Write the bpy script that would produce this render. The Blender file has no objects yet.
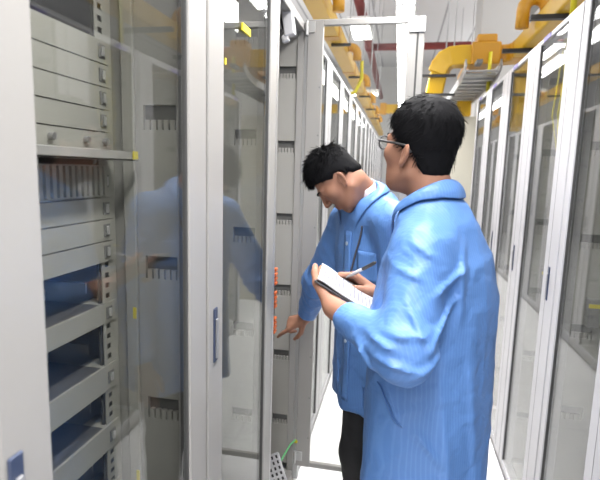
import bpy, bmesh, math, random
import numpy as np
from mathutils import Vector, Matrix

random.seed(7)
scn = bpy.context.scene
COL = scn.collection

# ------------------------------------------------------------------ camera, world, lights, exposure
cam_d = bpy.data.cameras.new('camera')
cam = bpy.data.objects.new('camera', cam_d)
COL.objects.link(cam)
cam.location = (0, 0, 1.5)
cam.rotation_euler = (Matrix.Rotation(math.radians(11.36), 3, 'Z') @ Matrix.Rotation(math.radians(90 - 8.24), 3, 'X') @ Matrix.Rotation(math.radians(1.63), 3, 'Z')).to_euler()
cam_d.sensor_width = 36.0
cam_d.lens = 482.0 / 600.0 * 36.0
cam_d.clip_start = 0.02
cam_d.clip_end = 100
cam_d.dof.use_dof = True
cam_d.dof.focus_distance = 1.35
cam_d.dof.aperture_fstop = 5.0
scn.camera = cam

scn.view_settings.view_transform = 'Standard'
scn.view_settings.look = 'None'
scn.view_settings.gamma = 1.0
scn.view_settings.use_curve_mapping = False
scn.view_settings.exposure = -0.25
scn.cycles.use_denoising = True
scn.cycles.max_bounces = 10
scn.cycles.transparent_max_bounces = 24
scn.cycles.sample_clamp_indirect = 4.0

world = bpy.data.worlds.new('world')
scn.world = world
world.use_nodes = True
world.node_tree.nodes['Background'].inputs[0].default_value = (0.93, 0.96, 1.0, 1)
world.node_tree.nodes['Background'].inputs[1].default_value = 0.75

LAMP_POWER = 30.0        # watts of each suspended fluorescent fixture


def area_lamp(name, loc, sx, sy, watts, col=(1.0, 0.98, 0.96), spread=180):
    d = bpy.data.lights.new(name, 'AREA')
    d.shape = 'RECTANGLE'
    d.size, d.size_y = sx, sy
    d.energy = watts
    d.color = col
    d.spread = math.radians(spread)
    o = bpy.data.objects.new(name, d)
    COL.objects.link(o)
    o.location = loc
    return o


LAMP_X, LAMP_Z = -0.02, 2.43
LAMP_SPANS = [(-1.9, -0.78), (-0.70, 0.43), (0.50, 1.64), (1.71, 2.86), (2.93, 4.07), (4.14, 5.28), (5.35, 6.49), (6.56, 7.7), (7.77, 8.91), (8.98, 10.1)]
for a, b in LAMP_SPANS:
    area_lamp('fluorescent_lamp', (LAMP_X, (a + b) / 2, LAMP_Z - 0.032), 0.10, b - a - 0.04, LAMP_POWER, spread=140)
for yy in (0.5, 4.0, 7.5, 11.0):
    area_lamp('hall_lamp', (1.9, yy, 3.9), 0.5, 2.2, 60)
    area_lamp('hall_lamp', (-1.7, yy, 3.9), 0.5, 2.2, 60)
    for xx in (1.9, -1.7):
        area_lamp('ceiling_fill', (xx, yy, 3.1), 0.4, 2.2, 30).rotation_euler = (math.pi, 0, 0)  # added upward fill that brightens the ceiling, not a fixture of the hall

# ------------------------------------------------------------------ materials


def mat(name, col, rough=0.5, metal=0.0, spec=0.5, noise=0.0, nscale=20.0, bump=0.0, bscale=200.0, emit=None, estr=0.0, sss=0.0, sheen=0.0):
    m = bpy.data.materials.new(name)
    m.use_nodes = True
    nt = m.node_tree
    p = nt.nodes['Principled BSDF']
    p.inputs['Base Color'].default_value = (*col, 1)
    p.inputs['Roughness'].default_value = rough
    p.inputs['Metallic'].default_value = metal
    p.inputs['Specular IOR Level'].default_value = spec
    if sss:
        p.inputs['Subsurface Weight'].default_value = sss
        p.inputs['Subsurface Radius'].default_value = (0.012, 0.005, 0.003)
        p.inputs['Subsurface Scale'].default_value = 0.6
    if sheen:
        p.inputs['Sheen Weight'].default_value = sheen
    if emit:
        p.inputs['Emission Color'].default_value = (*emit, 1)
        p.inputs['Emission Strength'].default_value = estr
    if noise or bump:
        tc = nt.nodes.new('ShaderNodeTexCoord')
    if noise:
        n = nt.nodes.new('ShaderNodeTexNoise')
        n.inputs['Scale'].default_value = nscale
        n.inputs['Detail'].default_value = 4
        nt.links.new(tc.outputs['Object'], n.inputs['Vector'])
        mx = nt.nodes.new('ShaderNodeMix')
        mx.data_type = 'RGBA'
        mx.inputs[6].default_value = (*[c * (1 - noise) for c in col], 1)
        mx.inputs[7].default_value = (*[min(1, c * (1 + noise)) for c in col], 1)
        nt.links.new(n.outputs['Fac'], mx.inputs[0])
        nt.links.new(mx.outputs[2], p.inputs['Base Color'])
    if bump:
        n2 = nt.nodes.new('ShaderNodeTexNoise')
        n2.inputs['Scale'].default_value = bscale
        n2.inputs['Detail'].default_value = 3
        nt.links.new(tc.outputs['Object'], n2.inputs['Vector'])
        b = nt.nodes.new('ShaderNodeBump')
        b.inputs['Strength'].default_value = bump
        b.inputs['Distance'].default_value = 0.002
        nt.links.new(n2.outputs['Fac'], b.inputs['Height'])
        nt.links.new(b.outputs['Normal'], p.inputs['Normal'])
    return m


def glass_mat(name, tint, f0=0.045):
    m = bpy.data.materials.new(name)
    m.use_nodes = True
    nt = m.node_tree
    nt.nodes.clear()
    out = nt.nodes.new('ShaderNodeOutputMaterial')
    mix = nt.nodes.new('ShaderNodeMixShader')
    tr = nt.nodes.new('ShaderNodeBsdfTransparent')
    tr.inputs[0].default_value = (*tint, 1)
    gl = nt.nodes.new('ShaderNodeBsdfGlossy')
    gl.inputs['Roughness'].default_value = 0.0
    gl.inputs['Color'].default_value = (0.97, 0.98, 0.98, 1)
    geo = nt.nodes.new('ShaderNodeNewGeometry')
    dot = nt.nodes.new('ShaderNodeVectorMath')
    dot.operation = 'DOT_PRODUCT'
    nt.links.new(geo.outputs['Normal'], dot.inputs[0])
    nt.links.new(geo.outputs['Incoming'], dot.inputs[1])

    def M(op, a, b=None):
        n = nt.nodes.new('ShaderNodeMath')
        n.operation = op
        for i, v in enumerate((a, b)):
            if v is None:
                continue
            if isinstance(v, (int, float)):
                n.inputs[i].default_value = v
            else:
                nt.links.new(v, n.inputs[i])
        return n.outputs[0]
    c = M('ABSOLUTE', dot.outputs['Value'])
    fac = M('ADD', M('MULTIPLY', M('POWER', M('SUBTRACT', 1.0, c), 5.0), 1 - f0), f0)
    nt.links.new(fac, mix.inputs[0])
    nt.links.new(tr.outputs[0], mix.inputs[1])
    nt.links.new(gl.outputs[0], mix.inputs[2])
    nt.links.new(mix.outputs[0], out.inputs[0])
    return m


def stripe_mat(name, c1, c2, period, rough, spec, axis_vec):
    """blue anti-static cloth with a fine woven pin stripe and a soft crease bump"""
    m = mat(name, c1, rough, spec=spec)
    nt = m.node_tree
    p = nt.nodes['Principled BSDF']
    tc = nt.nodes.new('ShaderNodeTexCoord')
    dot = nt.nodes.new('ShaderNodeVectorMath')
    dot.operation = 'DOT_PRODUCT'
    dot.inputs[1].default_value = axis_vec
    nt.links.new(tc.outputs['Object'], dot.inputs[0])
    a = nt.nodes.new('ShaderNodeMath')
    a.operation = 'MULTIPLY'
    a.inputs[1].default_value = 2 * math.pi / period
    nt.links.new(dot.outputs['Value'], a.inputs[0])
    s = nt.nodes.new('ShaderNodeMath')
    s.operation = 'SINE'
    nt.links.new(a.outputs[0], s.inputs[0])
    r = nt.nodes.new('ShaderNodeMapRange')
    r.inputs['From Min'].default_value = 0.2
    r.inputs['From Max'].default_value = 1.0
    nt.links.new(s.outputs[0], r.inputs['Value'])
    mx = nt.nodes.new('ShaderNodeMix')
    mx.data_type = 'RGBA'
    mx.inputs[6].default_value = (*c1, 1)
    mx.inputs[7].default_value = (*c2, 1)
    nt.links.new(r.outputs[0], mx.inputs[0])
    nt.links.new(mx.outputs[2], p.inputs['Base Color'])
    n = nt.nodes.new('ShaderNodeTexNoise')
    n.inputs['Scale'].default_value = 26
    n.inputs['Detail'].default_value = 2
    n.inputs['Distortion'].default_value = 0.6
    nt.links.new(tc.outputs['Object'], n.inputs['Vector'])
    b = nt.nodes.new('ShaderNodeBump')
    b.inputs['Strength'].default_value = 0.35
    b.inputs['Distance'].default_value = 0.012
    nt.links.new(n.outputs['Fac'], b.inputs['Height'])
    nt.links.new(b.outputs['Normal'], p.inputs['Normal'])
    return m


def tile_mat(name, col, line, size, width, rough, axes=(0, 1)):
    m = mat(name, col, rough)
    nt = m.node_tree
    p = nt.nodes['Principled BSDF']
    tc = nt.nodes.new('ShaderNodeTexCoord')
    sep = nt.nodes.new('ShaderNodeSeparateXYZ')
    nt.links.new(tc.outputs['Object'], sep.inputs[0])
    outs = []
    for ax in axes:
        d = nt.nodes.new('ShaderNodeMath')
        d.operation = 'DIVIDE'
        d.inputs[1].default_value = size
        nt.links.new(sep.outputs[ax], d.inputs[0])
        fr = nt.nodes.new('ShaderNodeMath')
        fr.operation = 'FRACT'
        nt.links.new(d.outputs[0], fr.inputs[0])
        lt = nt.nodes.new('ShaderNodeMath')
        lt.operation = 'LESS_THAN'
        lt.inputs[1].default_value = width / size
        nt.links.new(fr.outputs[0], lt.inputs[0])
        outs.append(lt.outputs[0])
    f = outs[0]
    for o in outs[1:]:
        mxx = nt.nodes.new('ShaderNodeMath')
        mxx.operation = 'MAXIMUM'
        nt.links.new(f, mxx.inputs[0])
        nt.links.new(o, mxx.inputs[1])
        f = mxx.outputs[0]
    mx = nt.nodes.new('ShaderNodeMix')
    mx.data_type = 'RGBA'
    mx.inputs[6].default_value = (*col, 1)
    mx.inputs[7].default_value = (*line, 1)
    nt.links.new(f, mx.inputs[0])
    nt.links.new(mx.outputs[2], p.inputs['Base Color'])
    return m


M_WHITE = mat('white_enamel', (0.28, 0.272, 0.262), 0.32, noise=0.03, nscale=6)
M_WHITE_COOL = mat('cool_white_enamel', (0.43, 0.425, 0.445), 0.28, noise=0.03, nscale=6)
M_GREY = mat('grey_enamel', (0.31, 0.303, 0.283), 0.5, noise=0.04, nscale=5)
M_GREY_D = mat('dark_grey_enamel', (0.15, 0.15, 0.15), 0.5)  # plain dark grey for posts, clamps and small fittings
M_PANEL = mat('warm_grey_panel', (0.30, 0.295, 0.27), 0.45, noise=0.03, nscale=9)
M_ALU = mat('anodised_aluminium', (0.45, 0.45, 0.45), 0.3, metal=0.55, noise=0.04, nscale=30)
M_STEEL = mat('galvanised_steel', (0.45, 0.45, 0.46), 0.35, metal=0.8, noise=0.08, nscale=40)
M_DARK = mat('black_steel', (0.03, 0.03, 0.033), 0.5)
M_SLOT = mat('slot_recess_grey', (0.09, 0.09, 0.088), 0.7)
M_TRAY = mat('dark_grey_tray', (0.075, 0.075, 0.078), 0.45)
M_RUBBER = mat('rubber_seal', (0.05, 0.05, 0.05), 0.7)
M_HANDLE = mat('blue_grey_handle', (0.045, 0.06, 0.11), 0.3, metal=0.3)
M_YELLOW = mat('yellow_plastic', (0.62, 0.37, 0.015), 0.35, noise=0.06, nscale=8)
M_YELLOW_D = mat('amber_plastic', (0.55, 0.27, 0.015), 0.35, noise=0.06, nscale=8)
M_LEMON = mat('lemon_plastic', (0.65, 0.56, 0.015), 0.45)
M_STICK = mat('yellow_sticker', (0.60, 0.50, 0.015), 0.6)
M_PURPLE = mat('violet_label', (0.20, 0.17, 0.42), 0.5)
M_RED = mat('red_oxide_paint', (0.17, 0.02, 0.018), 0.5, noise=0.1, nscale=10)
M_ORANGE = mat('orange_plastic', (0.5, 0.10, 0.02), 0.4)
M_GREEN = mat('green_wire', (0.10, 0.42, 0.16), 0.5)
M_PAPERWHITE = mat('white_plastic', (0.56, 0.56, 0.58), 0.4)
M_LAMP = mat('lamp_tube', (0.9, 0.9, 0.9), 0.4, emit=(1.0, 0.99, 0.97), estr=14.0)
M_LAMPBOX = mat('lamp_housing', (0.85, 0.85, 0.85), 0.4)
M_GLASS = glass_mat('cabinet_glass', (0.92, 0.925, 0.915), 0.037)
M_FLOOR = tile_mat('white_floor_tile', (0.90, 0.90, 0.91), (0.55, 0.55, 0.56), 0.6, 0.004, 0.22)
M_CEIL = tile_mat('steel_deck_ceiling', (0.50, 0.50, 0.51), (0.24, 0.24, 0.25), 0.62, 0.035, 0.6, axes=(0,))
M_WALL = mat('white_wall_paint', (0.56, 0.555, 0.55), 0.7, noise=0.03, nscale=2)
M_CREAM = mat('cream_wall_paint', (0.50, 0.48, 0.41), 0.6, noise=0.02, nscale=2)

# ------------------------------------------------------------------ mesh helpers


class MB:
    def __init__(self):
        self.v, self.f = [], []

    def box(self, x0, x1, y0, y1, z0, z1):
        x0, x1 = sorted((x0, x1)); y0, y1 = sorted((y0, y1)); z0, z1 = sorted((z0, z1))
        b = len(self.v)
        self.v += [(x0, y0, z0), (x1, y0, z0), (x1, y1, z0), (x0, y1, z0), (x0, y0, z1), (x1, y0, z1), (x1, y1, z1), (x0, y1, z1)]
        self.f += [tuple(b + i for i in q) for q in ((3, 2, 1, 0), (4, 5, 6, 7), (0, 1, 5, 4), (1, 2, 6, 5), (2, 3, 7, 6), (3, 0, 4, 7))]
        return self

    def obox(self, c, ax, ay, az):
        """oriented box: centre and three half-axis vectors"""
        c, ax, ay, az = map(Vector, (c, ax, ay, az))
        b = len(self.v)
        for sz in (-1, 1):
            for sx, sy in ((-1, -1), (1, -1), (1, 1), (-1, 1)):
                self.v.append(tuple(c + ax * sx + ay * sy + az * sz))
        self.f += [tuple(b + i for i in q) for q in ((3, 2, 1, 0), (4, 5, 6, 7), (0, 1, 5, 4), (1, 2, 6, 5), (2, 3, 7, 6), (3, 0, 4, 7))]
        return self

    def tube(self, pts, r, n=10, caps=True, shape=None):
        """sweep a circle (or rectangle half sizes shape=(a,b)) along points"""
        pts = [Vector(p) for p in pts]
        rr = r if isinstance(r, (list, tuple)) else [r] * len(pts)
        t0 = (pts[1] - pts[0]).normalized()
        up = Vector((0, 0, 1)) if abs(t0.z) < 0.9 else Vector((1, 0, 0))
        nx = t0.cross(up).normalized()
        base = len(self.v)
        for i, p in enumerate(pts):
            if i == 0:
                t = t0
            elif i == len(pts) - 1:
                t = (pts[i] - pts[i - 1]).normalized()
            else:
                t = ((pts[i + 1] - pts[i]).normalized() + (pts[i] - pts[i - 1]).normalized()).normalized()
            nx = (nx - t * nx.dot(t)).normalized()
            ny = nx.cross(t)
            if shape:
                ring = [(-1, -1), (1, -1), (1, 1), (-1, 1)]
                ring = [(a * shape[0], b * shape[1]) for a, b in ring]
            else:
                ring = [(rr[i] * math.cos(2 * math.pi * k / n), rr[i] * math.sin(2 * math.pi * k / n)) for k in range(n)]
            for a, b in ring:
                self.v.append(tuple(p + nx * a + ny * b))
        m = 4 if shape else n
        for i in range(len(pts) - 1):
            for k in range(m):
                a = base + i * m + k
                b = base + i * m + (k + 1) % m
                self.f.append((a, b, b + m, a + m))
        if caps:
            self.f.append(tuple(base + k for k in range(m - 1, -1, -1)))
            self.f.append(tuple(base + (len(pts) - 1) * m + k for k in range(m)))
        return self

    def cyl(self, p0, p1, r, n=12):
        return self.tube([p0, p1], r, n)

    def grid(self, P):
        """P: rows of points -> quad sheet"""
        b = len(self.v)
        nr, nc = len(P), len(P[0])
        for row in P:
            self.v += [tuple(p) for p in row]
        for i in range(nr - 1):
            for j in range(nc - 1):
                a = b + i * nc + j
                self.f.append((a, a + 1, a + nc + 1, a + nc))
        return self

    def build(self, name, m, parent=None, loc=(0, 0, 0), bevel=0.0, smooth=False, seg=1):
        me = bpy.data.meshes.new(name)
        me.from_pydata(self.v, [], self.f)
        bm = bmesh.new()
        bm.from_mesh(me)
        bmesh.ops.recalc_face_normals(bm, faces=bm.faces)
        bm.to_mesh(me)
        bm.free()
        me.materials.append(m)
        o = bpy.data.objects.new(name, me)
        COL.objects.link(o)
        o.location = loc
        if parent is not None:
            o.parent = parent
        if smooth:
            me.polygons.foreach_set('use_smooth', [True] * len(me.polygons))
        if bevel:
            md = o.modifiers.new('bevel', 'BEVEL')
            md.width = bevel
            md.segments = seg
            md.limit_method = 'ANGLE'
        return o


def tag(o, label=None, cat=None, group=None, kind=None):
    for k, v in (('label', label), ('category', cat), ('group', group), ('kind', kind)):
        if v:
            o[k] = v
    return o


def empty(name, loc, label, cat, group=None):
    o = bpy.data.objects.new(name, None)
    COL.objects.link(o)
    o.location = loc
    o.empty_display_size = 0.1
    return tag(o, label, cat, group)


def children_of(o):
    return [c for c in bpy.data.objects if c.parent == o]


def copy_tree(o, parent=None):
    kids = children_of(o)
    c = o.copy()
    COL.objects.link(c)
    c.parent = parent
    for k in kids:
        copy_tree(k, c)
    return c


# ------------------------------------------------------------------ setting
tag(MB().box(-6, 6, -3, 14, -0.06, 0).build('floor', M_FLOOR), kind='structure')
tag(MB().box(-6, 6, -1, 14, 4.3, 4.4).build('ceiling', M_CEIL), kind='structure')
tag(MB().box(-6, 6, 13.6, 13.8, 0, 4.3).build('wall_far', M_WALL), kind='structure')
tag(MB().box(5.8, 6, -1, 13.6, 0, 4.3).build('wall_right', M_WALL), kind='structure')
tag(MB().box(-6, -5.8, -1, 13.6, 0, 4.3).build('wall_left', M_WALL), kind='structure')
tag(MB().box(0.80, 1.25, 6.0, 6.5, 0, 4.3).build('column_1', M_WALL, bevel=0.01), kind='structure')
tag(MB().box(0.46, 3.0, 5.2, 5.28, 0, 2.08).build('wall_partition', M_CREAM), kind='structure')
for k, x in enumerate((-4.2, -2.1, 2.0, 4.2)):
    tag(MB().box(x - 0.06, x + 0.06, -1, 13.6, 4.05, 4.3).build('beam_%d' % (k + 1), M_GREY), kind='structure')

# ------------------------------------------------------------------ cabinets
XL, XR = -0.40, 0.575
PITCH = 0.575
HT = 2.115
SLOT_Z = [1.915, 1.60, 1.28, 0.953, 0.64, 0.32]


def side_panel(s, v0, v1, root, recess_side):
    """perforated inner side panel: slots for cables with a comb of teeth; recess_side = -1 if seen from smaller v"""
    u0, u1 = 0.03, 0.56
    a, b = 0.060, 0.135
    mb = MB()
    mb.box(s * u0, s * a, v0, v1, 0.10, HT - 0.06)
    mb.box(s * b, s * u1, v0, v1, 0.10, HT - 0.06)
    zs = sorted(SLOT_Z)
    lo = 0.10
    for z in zs:
        mb.box(s * a, s * b, v0, v1, lo, z - 0.025)
        lo = z + 0.026
    mb.box(s * a, s * b, v0, v1, lo, HT - 0.06)
    rb, tb = MB(), MB()
    vb0, vb1 = (v1, v1 + 0.006) if recess_side < 0 else (v0 - 0.006, v0)
    vt0, vt1 = (v0 + 0.001, v1) if recess_side < 0 else (v0, v1 - 0.001)
    for z in zs:
        for k in range(5):
            uu = a + 0.004 + k * 0.0142
            tb.box(s * uu, s * (uu + 0.0098), vt0, vt1, z - 0.0255, z - 0.004)
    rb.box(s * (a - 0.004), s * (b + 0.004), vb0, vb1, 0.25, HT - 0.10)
    base = len(mb.v)
    mb.v += tb.v
    mb.f += [tuple(i + base for i in q) for q in tb.f]
    o = mb.build('side_panel', M_GREY, root)
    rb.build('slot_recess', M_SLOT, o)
    return o


def make_door(s, root, y0, near_w, far_w, closed=True):
    y1 = y0 + PITCH - 0.012
    z0, z1 = 0.075, 2.092
    mb = MB()
    t0, t1 = 0.0, 0.022
    mb.box(s * t0, s * t1, y0, y0 + near_w, z0, z1)
    mb.box(s * t0, s * t1, y1 - far_w, y1, z0, z1)
    mb.box(s * (t0 + 0.001), s * (t1 - 0.001), y0 + near_w, y1 - far_w, z0, z0 + 0.03)
    mb.box(s * (t0 + 0.001), s * (t1 - 0.001), y0 + near_w, y1 - far_w, z1 - 0.022, z1)
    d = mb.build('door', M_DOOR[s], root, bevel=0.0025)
    g = MB().box(s * 0.008, s * 0.013, y0 + near_w - 0.004, y1 - far_w + 0.004, z0 + 0.02, z1 - 0.012).build('glass_pane', M_GLASS, d)
    e = MB()
    for a in (y0 + near_w - 0.001, y1 - far_w - 0.004):
        e.box(s * 0.004, s * 0.02, a, a + 0.0035, z0 + 0.03, z1 - 0.02)
    e.build('glazing_seal', M_RUBBER, d)
    # a groove along each stile where the profile steps
    if s < 0:
        return d, y1
    gr = MB().box(s * -0.0006, s * 0.001, y0 + near_w * 0.62, y0 + near_w * 0.62 + 0.0018, z0 + 0.02, z1 - 0.02)
    gr.build('profile_groove', M_GREY_D, d)
    return d, y1


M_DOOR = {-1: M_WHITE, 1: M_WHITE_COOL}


def make_handle(s, d, y, z, h=0.13, w=0.022):
    hb = MB().box(s * -0.003, s * 0.002, y - w / 2, y + w / 2, z - h / 2, z + h / 2).build('door_handle', M_HANDLE, d, bevel=0.002)
    mb = MB().box(s * -0.007, s * -0.003, y - w * 0.22, y + w * 0.22, z - h * 0.42, z + h * 0.30)
    mb.build('handle_lever', M_STEEL, hb, bevel=0.001)
    return hb


def make_cabinet(s, x, y, label, near_w=0.09, far_w=0.08, door=True, group=None, hz=1.115, hy=None):
    root = empty('rack_cabinet', (x, y, 0), label, 'cabinet', group)
    W, D = PITCH, 0.60
    fr = MB()
    p = 0.028
    for v in (0.001, W - 0.001 - p):
        for u in (0.026, D - 0.03):
            fr.box(s * u, s * (u + 0.03), v, v + p, 0.0, HT)
    for u in (0.026, D - 0.03):
        fr.box(s * u, s * (u + 0.03), 0.001 + p, W - 0.001 - p, HT - 0.035, HT)
        fr.box(s * u, s * (u + 0.03), 0.001 + p, W - 0.001 - p, 0.0, 0.07)
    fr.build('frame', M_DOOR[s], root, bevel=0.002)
    side_panel(s, W - 0.022, W - 0.012, root, -1)
    side_panel(s, 0.012, 0.022, root, 1)
    MB().box(s * (D - 0.012), s * (D - 0.004), 0.03, W - 0.03, 0.07, HT - 0.035).build('back_panel', M_GREY, root)
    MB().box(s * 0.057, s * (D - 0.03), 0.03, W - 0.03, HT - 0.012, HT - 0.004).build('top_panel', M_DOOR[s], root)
    MB().box(s * 0.057, s * (D - 0.03), 0.03, W - 0.03, 0.07, 0.078).build('base_panel', M_GREY, root)
    if door:
        d, y1 = make_door(s, root, 0.006, near_w, far_w)
        make_handle(s, d, 0.006 + (hy if hy else near_w * 0.5), hz)
    return root


ORD = ['first', 'second', 'third', 'fourth', 'fifth', 'sixth', 'seventh', 'eighth', 'ninth', 'tenth', 'eleventh', 'twelfth', 'thirteenth', 'fourteenth', 'fifteenth', 'sixteenth']

# --- near left cabinet with the open racking behind its glass
YA, YB, YC = 0.398, 0.973, 1.548
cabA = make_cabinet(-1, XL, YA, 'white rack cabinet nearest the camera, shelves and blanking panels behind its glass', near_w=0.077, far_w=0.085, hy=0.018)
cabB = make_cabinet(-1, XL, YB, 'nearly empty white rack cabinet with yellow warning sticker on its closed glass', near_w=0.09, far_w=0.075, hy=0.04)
MB().box(-0.003, -0.0075, 0.235, 0.30, 1.842, 1.86).build('warning_sticker', M_STICK, cabB)['label'] = 'yellow warning sticker'
MB().box(-0.0055, -0.0073, 0.118, 0.126, 1.735, 1.75).build('warning_tag', M_STICK, cabB)

# racking in the near cabinet (local v = world Y - YA, local x = world X - XL)
RX = -0.19
V0, V1 = 0.045, 0.514
rail = MB()
for z in np.arange(0.16, 2.02, 0.0148):
    pass
rv0, rv1 = 0.476, 0.516
rail.box(RX - 0.002, RX, rv0, rv0 + 0.010, 0.1, 2.05)
rail.box(RX - 0.002, RX, rv1 - 0.016, rv1, 0.1, 2.05)
zz = 0.1
hole_h, hole_p = 0.011, 0.0222
while zz < 2.04:
    rail.box(RX - 0.002, RX, rv0 + 0.010, rv1 - 0.016, zz, zz + hole_p - hole_h)
    zz += hole_p
rail.box(RX - 0.05, RX - 0.002, rv1 - 0.003, rv1, 0.1, 2.05)
rail.box(RX - 0.002, RX, rv1, rv1 + 0.012, 0.1, 2.05)
rail.build('mounting_rail', M_PANEL, cabA)
rb_ = MB().box(RX - 0.012, RX - 0.006, rv0, rv1 - 0.004, 0.1, 2.05)
rb_.build('rail_backing', M_SLOT, cabA)
rail2 = MB()
rail2.box(RX - 0.002, RX, 0.03, V0 - 0.002, 0.1, 2.05)
rail2.build('mounting_rail', M_PANEL, cabA)
post = MB().box(-0.178, -0.150, PITCH - 0.034, PITCH - 0.023, 0.1, 2.05)
post.build('cable_post', M_PANEL, cabA, bevel=0.002)
post = MB().box(-0.42, -0.39, V1, V1 + 0.05, 0.1, 2.05)
post.build('cable_post', M_GREY_D, cabA)


def blank_panel(z0, z1, latch=True, ribs=False):
    mb = MB().box(RX, RX + 0.004, V0, V1, z0 + 0.0012, z1 - 0.0012)
    mb.box(RX - 0.05, RX, V0, V1, z1 - 0.004, z1 - 0.0012)
    if ribs:
        for k in range(26):
            v = V0 + 0.02 + k * 0.0165
            mb.box(RX + 0.004, RX + 0.011, v, v + 0.009, z0 + 0.006, z1 - 0.004)
    p = mb.build('blanking_panel', M_PANEL, cabA)
    if latch:
        zc = (z0 + z1) / 2
        MB().box(RX + 0.004, RX + 0.0065, V1 - 0.035, V1 - 0.014, zc - 0.013, zc + 0.013).build('latch_plate', M_GREY_D, p, bevel=0.001)
        MB().box(RX + 0.0065, RX + 0.010, V1 - 0.029, V1 - 0.020, zc - 0.009, zc + 0.009).build('latch', M_ALU, p, bevel=0.001)
    return p


for z1, z0 in ((1.742, 1.696), (1.696, 1.652), (1.652, 1.608), (1.608, 1.564)):
    blank_panel(z0, z1)
p = blank_panel(1.528, 1.564, latch=False)
for v in (V0 + 0.29, V0 + 0.385, V0 + 0.445):
    MB().cyl((RX + 0.004, v, 1.546), (RX + 0.014, v, 1.546), 0.006).build('thumb_screw', M_STEEL, p)
blank_panel(1.434, 1.50, ribs=True)
for z1, z0 in ((1.434, 1.389), (1.389, 1.344), (1.344, 1.30)):
    blank_panel(z0, z1)
for z1, z0 in ((1.214, 1.17), (1.078, 1.021), (0.943, 0.885), (0.80, 0.74), (0.66, 0.60), (0.52, 0.46)):
    blank_panel(z0, z1)
    t = MB().box(RX - 0.20, RX - 0.002, V0, V1 - 0.05, z1 - 0.004, z1 - 0.001)
    t.box(RX - 0.20, RX - 0.197, V0, V1 - 0.05, z1 - 0.004, z1 + 0.012)
    t.build('equipment_shelf', M_TRAY, cabA)
    t = MB().box(RX - 0.40, RX - 0.198, V0, V1 - 0.02, z1 + 0.010, z1 + 0.013)
    vv = V0
    while vv < V1 - 0.03:
        t.box(RX - 0.40, RX - 0.397, vv, vv + 0.013, z1 + 0.040, z1 + 0.052)
        vv += 0.0222
    t.box(RX - 0.40, RX - 0.397, V0, V1 - 0.02, z1 + 0.052, z1 + 0.060)
    t.box(RX - 0.40, RX - 0.397, V0, V1 - 0.02, z1 + 0.013, z1 + 0.040)
    t.box(RX - 0.40, RX - 0.05, V1 - 0.024, V1 - 0.020, z1 + 0.013, z1 + 0.035)
    t.build('chassis_shelf', M_PANEL, cabA)
t = MB().box(RX - 0.36, RX - 0.002, V0, V1 - 0.045, 1.745, 1.86)
t.build('equipment_case', M_DARK, cabA, bevel=0.003)
rear = MB()
zz = 0.1
while zz < 2.04:
    rear.box(RX - 0.27, RX - 0.268, V1 - 0.0, V1 + 0.012, zz, zz + hole_p - hole_h)
    zz += hole_p
rear.box(RX - 0.27, RX - 0.268, V1 + 0.012, V1 + 0.03, 0.1, 2.05)
rear.build('mounting_rail', M_GREY, cabA)
# cable shelf lip that sticks out in front of the panels
sh = MB().box(RX, -0.125, V0, V1 - 0.01, 1.509, 1.513)
sh.box(-0.131, -0.125, 0.03, V1 + 0.003, 1.509, 1.527)
sh.build('cable_shelf', M_WHITE, cabA, bevel=0.001)
st = MB().box(-0.1245, -0.123, V1 - 0.022, V1 - 0.004, 1.512, 1.528)
st.build('warning_sticker', M_STICK, cabA)['label'] = 'small yellow sticker on the shelf end'
for z in (1.165, 0.775):
    MB().box(-0.160, -0.152, PITCH - 0.0355, PITCH - 0.034, z, z + 0.025).build('rail_tag', M_STICK, cabA)

# --- third left cabinet, its glass door swung open across the aisle
cabC = make_cabinet(-1, XL, YC, 'white rack cabinet standing open, a person reaching into it', door=False)
mp = MB()
mp.box(-0.002, -0.026, PITCH - 0.03, PITCH - 0.004, 0.03, HT)
mp.box(0.0, -0.026, 0.0, 0.02, 0.03, HT)
mp.build('door_post', M_ALU, cabC, bevel=0.002)
# door: plane across the aisle at local v = 0.552
dv = 0.553
dr = MB()
dr.box(-0.012, 0.055, dv - 0.011, dv + 0.011, 0.10, 2.125)
dr.box(0.40, 0.468, dv - 0.011, dv + 0.011, 0.10, 2.125)
dr.box(0.055, 0.40, dv - 0.010, dv + 0.010, 0.10, 0.125)
dr.box(0.055, 0.40, dv - 0.010, dv + 0.010, 2.100, 2.125)
dd = dr.build('door', M_WHITE, cabC, bevel=0.002)
MB().box(0.051, 0.404, dv - 0.003, dv + 0.003, 0.115, 2.112).build('glass_pane', M_GLASS, dd)
MB().box(0.436, 0.444, dv - 0.012, dv - 0.0105, 0.6, 2.06).build('door_slot', M_RUBBER, dd)
for z in (2.072, 0.13):
    hb = MB().box(-0.016, 0.02, dv - 0.016, dv - 0.011, z, z + 0.046)
    hb.cyl((-0.014, dv - 0.018, z - 0.012), (-0.014, dv - 0.018, z + 0.05), 0.006)
    hb.build('hinge', M_ALU, dd, bevel=0.001)
cb = MB()
cb.box(0.405, 0.47, dv - 0.017, dv - 0.011, 2.062, 2.12)
cb.build('latch_plate', M_ALU, dd, bevel=0.002)
for z in np.arange(0.25, 2.05, 0.2):
    MB().cyl((0.045, dv - 0.0125, z), (0.045, dv - 0.010, z), 0.0035, 8).build('door_screw', M_GREY_D, dd)
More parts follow.
